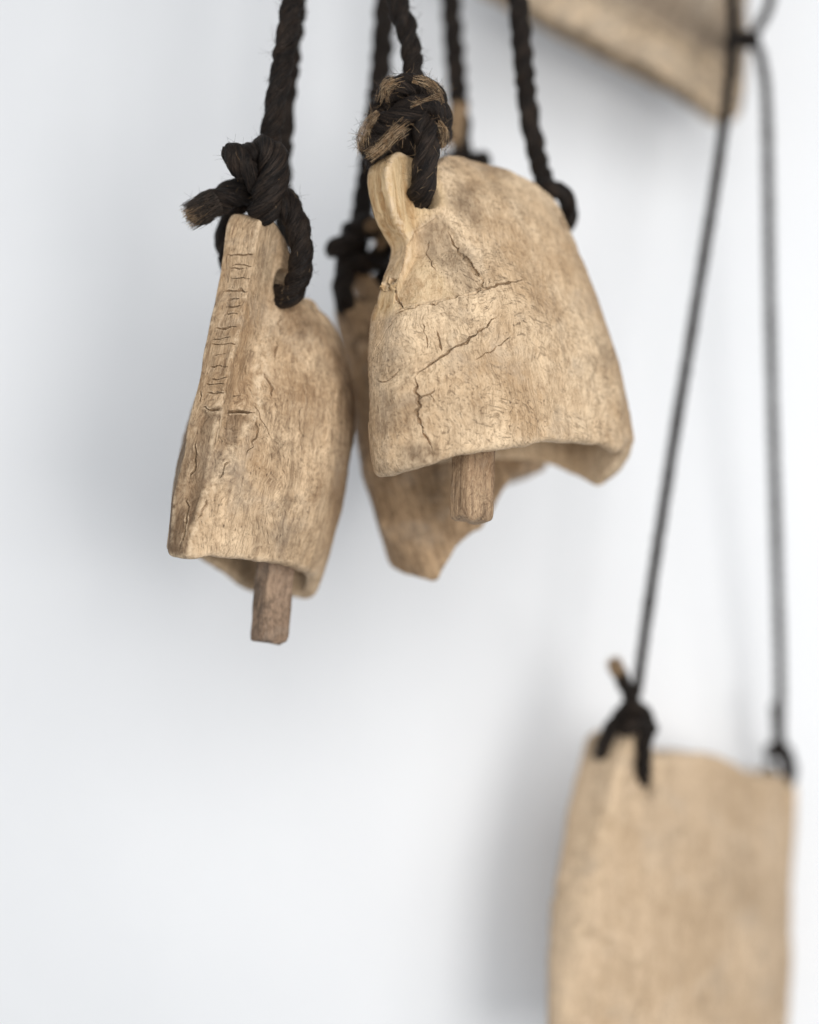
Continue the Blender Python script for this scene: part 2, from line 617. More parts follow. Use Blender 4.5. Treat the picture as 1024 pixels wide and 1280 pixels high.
    curv = relax(curv[:, None], q, 4)[:, 0]
    tint = np.zeros((len(v), 4), dtype=np.float32); tint[:, 3] = 1
    tint[:, 2] = np.clip(curv / (0.10 * h) - 0.4, 0, 1)
    for (face, ch, pl, amt, soft) in stains_and_light:
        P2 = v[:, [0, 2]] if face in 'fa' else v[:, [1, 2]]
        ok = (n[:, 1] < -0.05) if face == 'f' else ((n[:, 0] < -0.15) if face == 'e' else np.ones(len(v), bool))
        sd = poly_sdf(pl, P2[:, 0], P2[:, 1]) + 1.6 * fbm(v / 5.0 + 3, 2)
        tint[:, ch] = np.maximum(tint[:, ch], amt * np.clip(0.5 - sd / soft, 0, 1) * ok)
    root = empty(name, (0, 0, 0))
    root.matrix_world = frame
    tag(root, label, 'bell', group)
    cen = v[q].mean(axis=1)
    lab = np.zeros(len(q), dtype=int)
    for k, (ex0, ex1, ez) in enumerate(ears):
        lab[(cen[:, 0] > ex0) & (cen[:, 0] < ex1) & (cen[:, 2] > ez)] = k + 1
    for k in range(len(ears) + 1):
        fk = q[lab == k]
        if not len(fk): continue
        used, inv = np.unique(fk.ravel(), return_inverse=True)
        mesh_object('body' if k == 0 else 'ear', v[used] * 0.001, inv.reshape(fk.shape), mat, root, normals=n[used], tint=tint[used])
    return root


def frame_of(yaw, roll, anchor_local, anchor_world, tilt=0.0, scale=1.0):
    R = Matrix.Rotation(math.radians(roll), 3, 'Y') @ Matrix.Rotation(math.radians(tilt), 3, 'X') @ Matrix.Rotation(math.radians(yaw), 3, 'Z')
    R = R * scale
    M = R.to_4x4()
    M.translation = Vector(anchor_world) - R @ (Vector(anchor_local) * 0.001)
    return M


WOOD_PALE = wood_material('wood_pale_dry', (0.80, 0.60, 0.39), (0.52, 0.35, 0.20), (0.145, 0.08, 0.038), 0.31, flow_rot=1.05, strokes=1.0, stain=0.45, grain=0.32)
WOOD_TAN = wood_material('wood_tan_dry', (0.77, 0.565, 0.36), (0.43, 0.28, 0.156), (0.115, 0.062, 0.03), 1.77, flow_rot=0.3, strokes=0.8, stain=0.5, grain=0.5)
WOOD_BROWN = wood_material('wood_brown_worn', (0.54, 0.365, 0.215), (0.30, 0.19, 0.10), (0.085, 0.047, 0.023), 2.9, strokes=0.6, stain=0.8, pale=(0.54, 0.37, 0.22))
WOOD_BUFF = wood_material('wood_buff', (0.68, 0.51, 0.345), (0.54, 0.39, 0.25), (0.29, 0.19, 0.105), 4.1, strokes=0.3, stain=0.45, grain=0.3)
WOOD_GREY = wood_material('wood_grey_tan', (0.50, 0.41, 0.31), (0.34, 0.265, 0.19), (0.15, 0.10, 0.062), 5.3, strokes=0.5, stain=0.5)
WOOD_STICK = wood_material('wood_clapper', (0.48, 0.325, 0.195), (0.33, 0.205, 0.115), (0.10, 0.056, 0.03), 6.3, strokes=0.3, stain=0.6, pale=(0.55, 0.41, 0.27))
WOOD_STICK_DARK = wood_material('wood_clapper_dark', (0.37, 0.25, 0.165), (0.20, 0.128, 0.082), (0.04, 0.025, 0.017), 7.3, strokes=0.3, stain=0.8, pale=(0.36, 0.27, 0.20))

G_BUNCH = 'carved wooden bells hanging in a bunch'

# --- the sharp bell in the middle
F_MID = frame_of(40, -7, (-93, 0, -4), at(484, 578, 1.242), tilt=3)
OUT_MID = [(-92, -7), (-95, 10), (-92, 40), (-85, 72), (-77, 98), (-68, 118), (-60, 134), (-63, 141), (-70, 152), (-73, 166), (-71, 183), (-62, 193), (-50, 190), (-42, 186),
           (-34, 186), (-26, 190), (-18, 194), (4, 193), (24, 187), (38, 179), (48, 174), (57, 166), (66, 152), (75, 134), (86, 106), (97, 68), (105, 30), (107, 5),
           (103, -16), (96, -26), (86, -26), (70, -12), (34, -3), (0, -1), (-34, -3), (-66, -6), (-84, -10)]
MID_STAINS = [('a', 0, [(-110, 90), (-77, 90), (-70, 118), (-62, 132), (-50, 150), (-38, 158), (-36, 172), (-38, 205), (-110, 205)], 1.0, 8.0),
              ('f', 0, [(-80, 91), (-66, 128), (-54, 140), (-50, 96)], 0.55, 6.0),
              ('f', 1, [(-48, 96), (-54, 140), (-44, 150), (-37, 138), (-33, 107), (-33, 98)], 0.7, 8.0),
              ('f', 1, [(-36, 158), (-24, 172), (-8, 172), (-16, 156), (-22, 138), (-28, 146)], 0.8, 9.0), ('f', 1, [(8, 196), (30, 192), (24, 182), (4, 184)], 0.6, 10.0),
              ('e', 1, [(-26, 34), (8, 40), (8, 10), (-22, 14)], 0.55, 9.0), ('f', 1, [(-92, 4), (-78, 4), (-76, -10), (-90, -12)], 0.8, 5.0), ('e', 1, [(-20, 64), (4, 70), (4, 48), (-18, 46)], 0.5, 9.0),
              ('f', 1, [(-62, 26), (-50, 30), (-46, 14), (-58, 10)], 0.4, 10.0), ('f', 1, [(52, 60), (64, 66), (66, 40), (56, 34)], 0.4, 12.0)]
MID_PANELS = [('f', [(-80, 90), (-75, 108), (-66, 128), (-56, 142), (-44, 150), (-37, 138), (-33, 107), (-31, 98), (-57, 93)], 2.4, 1.0)]
MID_CRACKS = [('f', [(-84, 86), (-77, 90), (-57, 93), (-32, 98), (-14, 102), (-1, 103)], 0.75, 2.6), ('f', [(-77, 90), (-74, 108), (-68, 128)], 0.65, 2.5),
              ('f', [(-32, 98), (-33, 107), (-35, 118), (-40, 140)], 0.85, 2.6), ('f', [(-81, 46), (-70, 55), (-55, 63), (-41, 72), (-28, 80)], 0.6, 2.4),
              ('f', [(-81, 46), (-82, 31), (-84, 21), (-83, 10), (-80, 2), (-78, -4)], 0.7, 2.6), ('f', [(-82, 31), (-76, 34), (-73, 36)], 0.45, 1.6),
              ('f', [(-76, 34), (-75, 28)], 0.35, 1.2), ('f', [(-66, 60), (-66, 74)], 0.5, 1.8), ('f', [(-73, 62), (-72, 80)], 0.3, 1.2),
              ('f', [(-50, 52), (-36, 58), (-20, 68)], 0.32, 1.2), ('f', [(-54, 112), (-49, 136)], 0.3, 1.2),
              ('e', [(-12, 86), (-2, 78), (6, 66)], 0.5, 1.8), ('e', [(-16, 52), (-6, 46), (2, 48)], 0.4, 1.4)]
bell_mid = carve_bell('wooden_bell', F_MID, OUT_MID, [(-45, 166, 6.5, 10), (60, 147, 5, 6)], WOOD_PALE,
                      'pale cracked wooden bell in sharp focus, frayed rope knot on its ear', G_BUNCH,
                      lp=(1.9, 4.5), lq=(0.7, 0.7), post=(9, 92, 125), back_cut=(-27, 0.6), H=192, T=(56, 13), Tpow=3.2, te=(8, 11), h=0.85, edge_k=2.4, wall_t=9.5, rough=0.7, seed=1, ear_z=128,  stains_and_light=MID_STAINS, far_cut=(-27, 0.70, 20, 105), panels=MID_PANELS, cracks=MID_CRACKS,
                      ears=((-110, -33, 152), (50, 76, 140)), cav_top=45)

# --- the bell on the left, seen along its near edge
F_LEFT = frame_of(64, 8.5, (-68, 0, -4), at(226, 688, 1.240), tilt=2)
OUT_LEFT = [(-68, -6), (-70, 20), (-68, 60), (-63, 110), (-58, 150), (-57, 185), (-56, 209), (-48, 216), (-34, 213), (-20, 204), (-12, 192), (-9, 176), (-4, 171), (0, 172), (6, 175),
            (12, 177), (20, 177), (28, 173), (38, 166), (50, 155), (60, 134), (66, 105), (70, 60), (72, 20), (71, -14), (58, -17), (34, -6), (0, -1), (-30, -2), (-56, -5)]
LEFT_PANELS = [('e', [(-23, 89), (-14, 87), (-6, 85), (3, 86), (4, 70), (2, 56), (4, 40), (1, 22), (-3, 6), (-8, 16), (-11, 32), (-15, 46), (-17, 60), (-21, 74)], 2.0, 4.0)]
_r = np.random.RandomState(21)
LEFT_CRACKS = []
for z0, w_ in ((188, .5), (180.5, .25), (178.6, .2), (172, .3), (164, .75), (158.5, .62), (153, .4), (149, .5), (139, .75), (132, .3), (129, .35), (122, .3), (114, .62), (106, .28), (103, .3), (97, .4)):
    ya, yb = 9 - _r.uniform(0, 9) ** 1.0, -14 + _r.uniform(-2, 9)
    LEFT_CRACKS.append(('e', [(ya, z0 + _r.uniform(-1.2, .8)), ((ya + yb) / 2 + _r.uniform(-2, 2), z0 + _r.uniform(-.5, 1.2)), (yb, z0 + _r.uniform(0, 2.6))], w_ * _r.uniform(.7, 1.2), 1.9))
LEFT_STAINS_AND_SHADE = [('e', 1, [(4, 87), (-22, 89), (-18, 60), (-12, 32), (-7, 10), (-6, -12), (14, -12), (16, 60), (6, 66)], 0.75, 5.0), ('e', 1, [(-6, 22), (14, 26), (14, -12), (-5, -12)], 1.0, 4.0), ('e', 1, [(8, 160), (34, 160), (40, 10), (12, 10)], 0.7, 8.0),  # stained lower strip; last polygon tones the back-side facet darker
               ('e', 2, [(-12, 160), (-17, 158), (-25, 90), (-21, 60), (-12, 20), (-9, -8), (-6, -8), (-9, 30), (-16, 62), (-21, 90), (-14, 130)], 1.3, 4.0),  # worn ridge painted pale together with its highlight
               ('f', 1, [(0, 150), (40, 150), (66, 60), (58, 20), (24, 50), (14, 100)], 0.75, 30.0), ('f', 1, [(-22, 150), (-12, 166), (4, 160), (-8, 138)], 0.6, 12.0), ('f', 1, [(-40, 22), (-10, 28), (-6, 8), (-38, 4)], 0.45, 12.0)]  # first polygon paints shade over the far half of the face
LEFT_CRACKS += [('e', [(3, 87), (-6, 86), (-14, 88), (-23, 90)], 0.9, 3.0), ('e', [(-20, 117), (-26, 108), (-27, 102)], 0.5, 2.2), ('e', [(7, 98), (5, 90)], 0.45, 2.0),
                ('e', [(2, 66), (0, 51), (1, 40)], 0.55, 2.0), ('e', [(0, 30), (-2, 8), (-1, -4)], 0.6, 2.0),
                ('e', [(-24, 86), (-26, 74), (-24, 62)], 0.4, 1.8), ('e', [(-19, 56), (-16, 44)], 0.4, 1.8), ('e', [(-12, 30), (-9, 16)], 0.4, 1.6), ('e', [(-20, 140), (-22, 128)], 0.5, 2.0), ('e', [(-17, 158), (-20, 146)], 0.4, 1.5),
                ('f', [(-44, 96), (-38, 84), (-30, 70)], 0.28, 1.2), ('f', [(-18, 100), (-17, 70)], 0.28, 1.2), ('f', [(-46, 130), (-45, 112)], 0.28, 1.2)]
bell_left = carve_bell('wooden_bell', F_LEFT, OUT_LEFT, [(-22, 178, 6.0, 10), (15, 165, 4, 4.5)], WOOD_TAN,
                       'tan wooden bell turned edge-on with ladder-like cracks up its ear', G_BUNCH,
                       lp=(1.35, 3.4), lq=(1.0, 0.75), post=(24, 50, 150), H=174, T=(55, 17), Tpow=5.0, te=(9, 11.8), h=0.85, edge_k=1.6, wall_t=9, seed=2, ear_z=150, rough=0.65, facet=0.5, flare=-10, stains_and_light=LEFT_STAINS_AND_SHADE, panels=LEFT_PANELS, cracks=LEFT_CRACKS, ears=((-90, -19, 164), (2, 29, 160)))

# --- the bell behind, hanging askew
F_BACK = frame_of(34, -15, (-55, 0, -25), at(522, 712, 1.36))
OUT_BACK = [(-69, -8), (-74, 8), (-73, 50), (-68, 105), (-62, 150), (-60, 180), (-52, 192), (-38, 190), (-30, 172), (-10, 168), (10, 168), (30, 172),
            (38, 190), (52, 192), (60, 180), (62, 150), (68, 110), (74, 70), (75, 40), (68, 26), (48, 25), (22, 22), (2, 9), (-16, -7), (-38, -19), (-50, -31), (-56, -38), (-64, -28)]
bell_back = carve_bell('wooden_bell', F_BACK, OUT_BACK, [(-45, 174, 7, 9), (45, 174, 7, 9)], WOOD_BROWN,
                       'brown wooden bell hanging askew behind the sharp pale one, rim corner pointing down', G_BUNCH,
                       H=166, T=(40, 13), te=(7, 10), h=1.6, seed=3, base_z=45, back_cut=(-30, 0.7),  ears=((-90, -28, 162), (28, 90, 162)))

# --- the big blurred bell low on the right
F_BIG = frame_of(42, 5, (-70, 0, 214), at(776, 920, 1.47), scale=1.09)
OUT_BIG = [(-108, -6), (-113, 20), (-113, 60), (-110, 100), (-104, 136), (-97, 170), (-89, 198), (-82, 212), (-68, 215), (-58, 206), (-46, 202), (-20, 208), (10, 206), (40, 200), (64, 195), (82, 197),
           (93, 199), (101, 194), (105, 182), (106, 155), (109, 125), (115, 80), (121, 30), (118, -10), (70, -6), (30, 2), (0, 3), (-40, 1), (-80, -6)]
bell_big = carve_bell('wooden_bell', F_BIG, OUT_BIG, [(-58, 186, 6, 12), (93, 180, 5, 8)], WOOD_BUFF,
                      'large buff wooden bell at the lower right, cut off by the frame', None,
                      H=206, T=(46, 13), Tpow=2.6, te=(6, 20), h=2.0, edge_k=4, seed=4, stains_and_light=[('e', 2, [(-24, 216), (8, 216), (6, 60), (-6, 0), (-14, 60)], 1.2, 8.0), ('f', 1, [(-20, 150), (40, 160), (60, 90), (0, 100)], 0.35, 40.0)], ears=((-110, -50, 196), (76, 120, 188)), facet=0.4)  # near-edge strip painted pale to look lit

# --- the blurred bell cut off at the top right
F_TOP = frame_of(14, 25, (90, 0, -6), at(914, 150, 1.60), tilt=7, scale=1.07)
OUT_TOP = [(-138, -6), (-136, 30), (-124, 80), (-110, 130), (-100, 170), (-92, 200), (-86, 212), (-76, 212), (-70, 200), (-60, 200), (-40, 203), (-25, 203), (-10, 200), (-6, 204),
           (0, 213), (8, 212), (14, 200), (26, 165), (45, 120), (65, 70), (84, 25), (93, 2), (90, -9), (78, -12), (60, -9), (30, -6), (0, -5), (-40, -6), (-100, -6)]
bell_top = carve_bell('wooden_bell', F_TOP, OUT_TOP, [(-76, 190, 5, 8), (2, 190, 5, 8)], WOOD_GREY,
                      'blurred wooden bell at the upper right with a slanting rim, mostly out of frame', None,
                      H=205, T=(25, 14), te=(11, 12), wall_t=15, panels=[('f', [(-170, -40), (-170, 24), (140, 24), (140, -40)], 5, 5)], stains_and_light=[('f', 2, [(-170, -40), (-170, 22), (140, 22), (140, -40)], 1.0, 6.0), ('f', 1, [(-170, 26), (-170, 60), (60, 52), (70, 26)], 0.7, 18.0), ('f', 1, [(50, 20), (76, 22), (66, 90), (40, 90)], 0.5, 18.0)], h=2.0, edge_k=4, seed=5, ears=((-110, -64, 196), (-12, 110, 196)), facet=0.4)


# ------------------------------------------------------------------ ropes
def spline(pts, step):
    P = np.array([p[:] for p in pts], dtype=np.float64)
    P = np.vstack([2 * P[0] - P[1], P, 2 * P[-1] - P[-2]])
    out = []
    for i in range(1, len(P) - 2):
        p0, p1, p2, p3 = P[i - 1:i + 3]
        n = max(2, int(np.linalg.norm(p2 - p1) / step * 2))
        for k in range(n):
            t = k / n
            out.append(0.5 * ((2 * p1) + (-p0 + p2) * t + (2 * p0 - 5 * p1 + 4 * p2 - p3) * t * t + (-p0 + 3 * p1 - 3 * p2 + p3) * t ** 3))
    out.append(P[-2])
    C = np.array(out)
    L = np.concatenate([[0], np.cumsum(np.linalg.norm(np.diff(C, axis=0), axis=1))])
    m = max(4, int(L[-1] / step))
    s = np.linspace(0, L[-1], m)
    return np.stack([np.interp(s, L, C[:, k]) for k in range(3)], 1), s


def frames(C):
    T = np.gradient(C, axis=0)
    T /= np.linalg.norm(T, axis=1)[:, None]
    N = np.zeros_like(C)
    n = np.cross(T[0], [0.3, 1, 0.1]); n /= np.linalg.norm(n)
    for i in range(len(C)):
        n = n - T[i] * (n @ T[i]); n /= np.linalg.norm(n)
        N[i] = n
    return T, N, np.cross(T, N)


def strand_meshes(pts, R, pitch=0.045, step=0.0016, sides=10, ns=3, phase=0.0, rs=None, ends=(0.55, 0.55)):
    """ns twisted strands along a path; returns a list of (verts, faces, uv)"""
    C, s = spline(pts, step)
    T, N, B = frames(C)
    m = len(C)
    # the rope is not even: its thickness breathes
    wob = 1 + 0.06 * vnoise(np.stack([s / 0.013, np.full(m, phase * 9.1), np.zeros(m)], 1))
    cap = np.ones(m)
    L = s[-1]
    e = R * 0.8
    cap = np.minimum(cap, ends[0] + (1 - ends[0]) * np.sqrt(np.clip(s / e, 0, 1)))
    cap = np.minimum(cap, ends[1] + (1 - ends[1]) * np.sqrt(np.clip((L - s) / e, 0, 1)))
    res = []
    for k in range(ns):
        ph = phase + 2 * math.pi * k / ns + 2 * math.pi * s / pitch + 0.9 * vnoise(np.stack([s / 0.03, np.full(m, phase * 3.7), np.ones(m)], 1)) + 0.25 * vnoise(np.stack([s / 0.012, np.full(m, k * 2.3 + phase), np.zeros(m)], 1))
        off = (0.40 if ns > 1 else 0) * R
        rad = (0.64 if ns > 1 else 1.0) * R * wob * cap
        O = C + (np.cos(ph) * off * cap)[:, None] * N + (np.sin(ph) * off * cap)[:, None] * B
        a = np.linspace(0, 2 * math.pi, sides, endpoint=False)
        A = a[None, :] + ph[:, None]
        lump = 1 + 0.16 * vnoise(np.stack([np.repeat(s / 0.006, sides), np.tile(np.cos(a) * 1.6, m) + k * 5, np.tile(np.sin(a) * 1.6, m) + phase], 1)).reshape(m, sides)
        rr = rad[:, None] * lump
        V = O[:, None, :] + (np.cos(A) * rr)[..., None] * N[:, None, :] + (np.sin(A) * rr)[..., None] * B[:, None, :]
        V = V.reshape(-1, 3)
        i = np.arange(m - 1)[:, None] * sides
        j = np.arange(sides)[None, :]
        j2 = (j + 1) % sides
        F = np.stack([i + j, i + j2, i + sides + j2, i + sides + j], -1).reshape(-1, 4)
        U = np.stack([np.repeat(s / 0.0035, sides), np.tile(np.where(np.arange(sides) <= sides // 2, np.arange(sides), sides - np.arange(sides)) * 1.1, m) + 7.7 * k + phase], 1)
        # end caps
        c0, c1 = len(V), len(V) + 1
        V = np.vstack([V, O[:1] - T[:1] * R * 0.25, O[-1:] + T[-1:] * R * 0.25])
        U = np.vstack([U, U[:1], U[-2:-1]])
        jj = np.arange(sides); jn = (jj + 1) % sides
        b0 = (m - 1) * sides
        F = np.vstack([F, np.stack([np.full(sides, c0), jn, jj, jj], -1), np.stack([np.full(sides, c1), b0 + jj, b0 + jn, b0 + jn], -1)])
        res.append((V, F, U))
    return res


def tri_fix(F):
    out = []
    a = F[F[:, 2] == F[:, 3]][:, :3]
    b = F[F[:, 2] != F[:, 3]]
    return np.vstack([a, b[:, [0, 1, 2]], b[:, [0, 2, 3]]])


def join(parts):
    V, F, U, n = [], [], [], 0
    for v, f, u in parts:
        V.append(v); F.append(tri_fix(f) + n); U.append(u); n += len(v)
    return np.vstack(V), np.vstack(F), np.vstack(U)


def rope_part(name, parent, pieces, mat=None):
    v, f, u = join(pieces)
    return mesh_object(name, v, f, mat or M_ROPE, parent, uv=u)


def hair(paths, r):
    """thin three-sided fibres along short polylines; paths: (n, m, 3)"""
    n, m, _ = paths.shape
    T = np.gradient(paths, axis=1)
    T /= np.maximum(np.linalg.norm(T, axis=2), 1e-9)[..., None]
    ref = np.array([0.31, 0.52, 0.79])
    N = np.cross(T, ref); N /= np.maximum(np.linalg.norm(N, axis=2), 1e-9)[..., None]
    B = np.cross(T, N)
    rr = (np.asarray(r).reshape(-1, 1) * np.linspace(1, 0.45, m)[None, :])[..., None]
    V = np.stack([paths + rr * (math.cos(a) * N + math.sin(a) * B) for a in (0, 2.094, 4.189)], 2)
    V = V.reshape(-1, 3)
    i = (np.arange(n)[:, None, None] * m + np.arange(m - 1)[None, :, None]) * 3
    j = np.arange(3)[None, None, :]; j2 = (j + 1) % 3
    F = np.stack([i + j, i + j2, i + 3 + j2, i + 3 + j], -1).reshape(-1, 4)
    return V, F


def fuzz(parent, pathlist, R, per_m, mat, rs, length=(0.002, 0.0065), name='fuzz', r=0.00009, lift=0.5):
    allp = []
    for pts in pathlist:
        C, s = spline(pts, 0.002)
        T, N, B = frames(C)
        n = int(s[-1] * per_m)
        if n < 1: continue
        i = rs.randint(1, len(C) - 1, n)
        a = rs.uniform(0, 2 * math.pi, n)
        out = np.cos(a)[:, None] * N[i] + np.sin(a)[:, None] * B[i]
        side = np.cross(T[i], out)
        start = C[i] + out * R * 0.95
        L = rs.uniform(length[0], length[1], n)[:, None]
        d = T[i] * rs.choice([-1, 1], n)[:, None] * rs.uniform(0.3, 1, n)[:, None] + out * (lift * rs.uniform(0.1, 1.3, n)[:, None]) + side * rs.uniform(-0.7, 0.7, n)[:, None]
        d /= np.linalg.norm(d, axis=1)[:, None]
        bend = rs.normal(0, 0.5, (n, 3))
        t = np.linspace(0, 1, 5)[None, :, None]
        allp.append(start[:, None, :] + d[:, None, :] * L[:, None, :] * t + bend[:, None, :] * L[:, None, :] * t * t)
    P = np.concatenate(allp)
    V, F = hair(P, np.full(len(P), r))
    o = mesh_object(name, V, F, mat, parent)
    o['kind'] = 'stuff'
    return o


def tuft(parent, pts, r0, r1, n, mat, rs, name='frayed_end', jitter=0.3, thick=0.00022, cut=(0.75, 1.0), kind=True, span=0.0, clump=0):
    """a wisp of loose fibres following a path, r0 wide at its root and r1 at its tip"""
    C, s = spline(pts, 0.0012)
    m = 10
    T, N, B = frames(C)
    P = np.zeros((n, m, 3))
    for k in range(n):
        e = rs.uniform(*cut); b = 0.0
        if span:
            b = rs.uniform(-0.1, span)
            if clump: b = min(span, max(0, (int(b * clump * 1.6 + 0.5)) / (clump * 1.6) + rs.normal(0, 0.05)))
            e = min(1.0, b + e); b = max(b, 0.0)
        q = np.linspace(b, e, m)
        i = np.clip((q * (len(C) - 1)).astype(int), 0, len(C) - 1)
        a = rs.uniform(0, 2 * math.pi); rr = math.sqrt(rs.rand())
        a2 = a + rs.normal(0, 0.5)
        ang = a + (a2 - a) * q
        rad = rr * (r0 + (r1 - r0) * q)
        w = rs.normal(0, jitter * (r0 + r1) * 0.5, 3)
        P[k] = C[i] + (np.cos(ang) * rad)[:, None] * N[i] + (np.sin(ang) * rad)[:, None] * B[i] + (q ** 2)[:, None] * w
    V, F = hair(P, thick * rs.uniform(0.7, 1.3, n))
    o = mesh_object(name, V, F, mat, parent)
    if kind: o['kind'] = 'stuff'
    return o


def pts(*a):
    return [at(*p) for p in a]


def rope_thing(label, legs, R, pitch=0.046, group=None, name='rope'):
    root = empty(name, legs[0][-1])
    tag(root, label, 'rope', group)
    inv = root.matrix_world.inverted()
    for leg in legs:
        for v, f, u in strand_meshes(leg, R, pitch, phase=0.7 * len(leg)):
            rope_part('strand', root, [(v, f, u)])
    return root


def settle(root):
    """children were laid out in world space: keep them where they stand under their thing"""
    bpy.context.view_layer.update()
    inv = root.matrix_world.inverted()
    for c in root.children:
        c.matrix_parent_inverse = inv


rs = np.random.RandomState(5)
G_ROPE = 'dark ropes carrying the bunch of bells'

# --- rope of the left bell
near = pts((470, -640, 1.385), (430, -380, 1.34), (392, -150, 1.30), (372, -40, 1.297), (366, 0, 1.295), (352, 90, 1.29), (339, 165, 1.287), (331, 215, 1.285), (334, 235, 1.285))
far = pts((473, -640, 1.40), (432, -380, 1.365), (394, -150, 1.335), (374, -20, 1.345), (358, 120, 1.35), (352, 220, 1.352), (358, 290, 1.352))
r1 = rope_thing('thick dark rope tied to the left bell, two stubby knot ends, one frayed tan', [near, far], 0.0073, group=G_ROPE)
loop = pts((325, 235, 1.285), (346, 238, 1.279), (366, 266, 1.274), (376, 305, 1.274), (374, 342, 1.278), (360, 368, 1.284), (335, 368, 1.296), (302, 348, 1.306), (284, 312, 1.308), (290, 268, 1.302), (312, 238, 1.293))
wrap = pts((312, 215, 1.285), (318, 192, 1.274), (336, 190, 1.266), (343, 206, 1.262), (338, 235, 1.262), (331, 258, 1.266), (326, 274, 1.276))
stub_up = pts((330, 236, 1.276), (312, 217, 1.264), (297, 200, 1.260), (284, 184, 1.258))
stub_low = pts((326, 228, 1.288), (300, 240, 1.282), (272, 252, 1.276), (247, 266, 1.271), (238, 271, 1.270))
far_loop = pts((358, 285, 1.334), (374, 318, 1.327), (372, 352, 1.334), (356, 356, 1.350), (346, 320, 1.350), (354, 285, 1.338))
for nm, p, R in (('loop', loop, 0.0082), ('knot', wrap, 0.0104), ('knot_end', stub_up, 0.0086), ('knot_end', stub_low, 0.0094), ('loop', far_loop, 0.006)):
    rope_part(nm, r1, strand_meshes(p, R, 0.05, phase=R * 700))
tuft(r1, pts((262, 257, 1.270), (246, 267, 1.266), (231, 276, 1.264)), 0.0060, 0.0066, 230, M_FIB_TAN, rs, jitter=0.14, thick=0.00018)
tuft(r1, pts((270, 252, 1.270), (246, 265, 1.266), (231, 272, 1.264)), 0.0094, 0.0096, 420, M_FIB_DARK, rs, jitter=0.12, thick=0.00018, name='knot_fibres')
tuft(r1, pts((300, 204, 1.262), (289, 190, 1.259), (281, 181, 1.258)), 0.0050, 0.0052, 160, M_FIB_DARK, rs, jitter=0.2)
fuzz(r1, [near, loop, wrap, stub_up, stub_low], 0.0078, 2600, M_FIB_DARK, rs)
fuzz(r1, [loop, wrap, stub_up, stub_low, stub_low], 0.0080, 260, M_FIB_TAN, rs, lift=0.15)
settle(r1)

# --- rope of the sharp bell in the middle
near = pts((477, -640, 1.385), (463, -380, 1.36), (470, -150, 1.33), (488, -50, 1.31), (497, 0, 1.302), (511, 45, 1.297), (517, 95, 1.292), (512, 140, 1.29))
far = pts((486, -640, 1.395), (580, -380, 1.39), (632, -150, 1.385), (643, -50, 1.382), (648, 0, 1.38), (655, 80, 1.377), (663, 150, 1.374), (677, 215, 1.368), (692, 246, 1.36))
r2 = rope_thing('dark twisted rope of the sharp pale bell, its knot bound with tan fuzzy fibre', [near, far], 0.0073, group=G_ROPE)
leg = pts((520, 130, 1.27), (530, 155, 1.264), (534, 185, 1.260), (531, 215, 1.262), (526, 240, 1.268), (521, 250, 1.285), (514, 246, 1.312), (502, 215, 1.322), (492, 180, 1.315), (494, 150, 1.30))
k1 = pts((486, 140, 1.292), (484, 118, 1.280), (502, 108, 1.268), (526, 110, 1.268), (543, 124, 1.276), (540, 142, 1.290))
k2 = pts((466, 178, 1.284), (480, 160, 1.270), (503, 144, 1.262), (528, 132, 1.262), (545, 140, 1.272), (549, 162, 1.282), (544, 182, 1.288))
k3 = pts((500, 160, 1.285), (478, 172, 1.276), (464, 184, 1.276), (470, 200, 1.284), (488, 196, 1.292), (505, 186, 1.300))
k4 = pts((478, 130, 1.290), (476, 155, 1.284), (486, 180, 1.282), (500, 190, 1.286))
fk = pts((672, 234, 1.360), (688, 236, 1.350), (704, 244, 1.350), (711, 260, 1.358), (708, 278, 1.368), (690, 294, 1.372), (674, 286, 1.384), (672, 262, 1.385), (676, 244, 1.375))
for nm, p, R in (('loop', leg, 0.0084), ('knot', k1, 0.0086), ('knot', k2, 0.0090), ('knot', k3, 0.0082), ('knot', k4, 0.0085), ('loop', fk, 0.0066)):
    rope_part(nm, r2, strand_meshes(p, R, 0.05, phase=R * 900))
for p, a, b_, n in ((pts((478, 128, 1.266), (481, 112, 1.260), (490, 103, 1.256), (500, 101, 1.256)), 0.0050, 0.0036, 300),
                    (pts((516, 99, 1.256), (534, 104, 1.257), (546, 116, 1.262), (550, 128, 1.266)), 0.0030, 0.0040, 260),
                    (pts((548, 120, 1.258), (530, 125, 1.252), (512, 131, 1.251)), 0.0022, 0.0014, 160),
                    (pts((474, 142, 1.266), (460, 156, 1.266), (453, 174, 1.268), (454, 190, 1.269)), 0.0036, 0.0046, 360),
                    (pts((460, 196, 1.266), (477, 184, 1.259), (494, 167, 1.253), (508, 156, 1.251)), 0.0050, 0.0030, 420),
                    (pts((548, 152, 1.262), (555, 166, 1.267), (551, 190, 1.271)), 0.0026, 0.0034, 220)):
    tuft(r2, p, a, b_, int(n * 0.45), M_FIB_TAN, rs, name='frayed_binding', jitter=0.5, cut=(0.15, 0.4), thick=0.00014, span=0.8)
    fuzz(r2, [p], a * 0.8, 900, M_FIB_TAN, rs, length=(0.002, 0.005), lift=0.45, name='frayed_binding', r=0.00013)
    fuzz(r2, [p], a * 1.0, 5000, M_FIB_DARK, rs, length=(0.002, 0.006), lift=0.5, name='dark_fibres', r=0.00014)
k5 = pts((496, 140, 1.285), (508, 165, 1.280), (512, 185, 1.282), (505, 200, 1.290))
rope_part('knot', r2, strand_meshes(k5, 0.0085, 0.05, phase=2.0))
fuzz(r2, [near, leg], 0.0076, 2600, M_FIB_DARK, rs)
fuzz(r2, [k1, k2, k3, k4], 0.0086, 3200, M_FIB_DARK, rs, lift=0.7)
fuzz(r2, [k1, k2, k3, k4, leg], 0.0076, 900, M_FIB_TAN, rs, length=(0.003, 0.010), lift=0.5)
settle(r2)

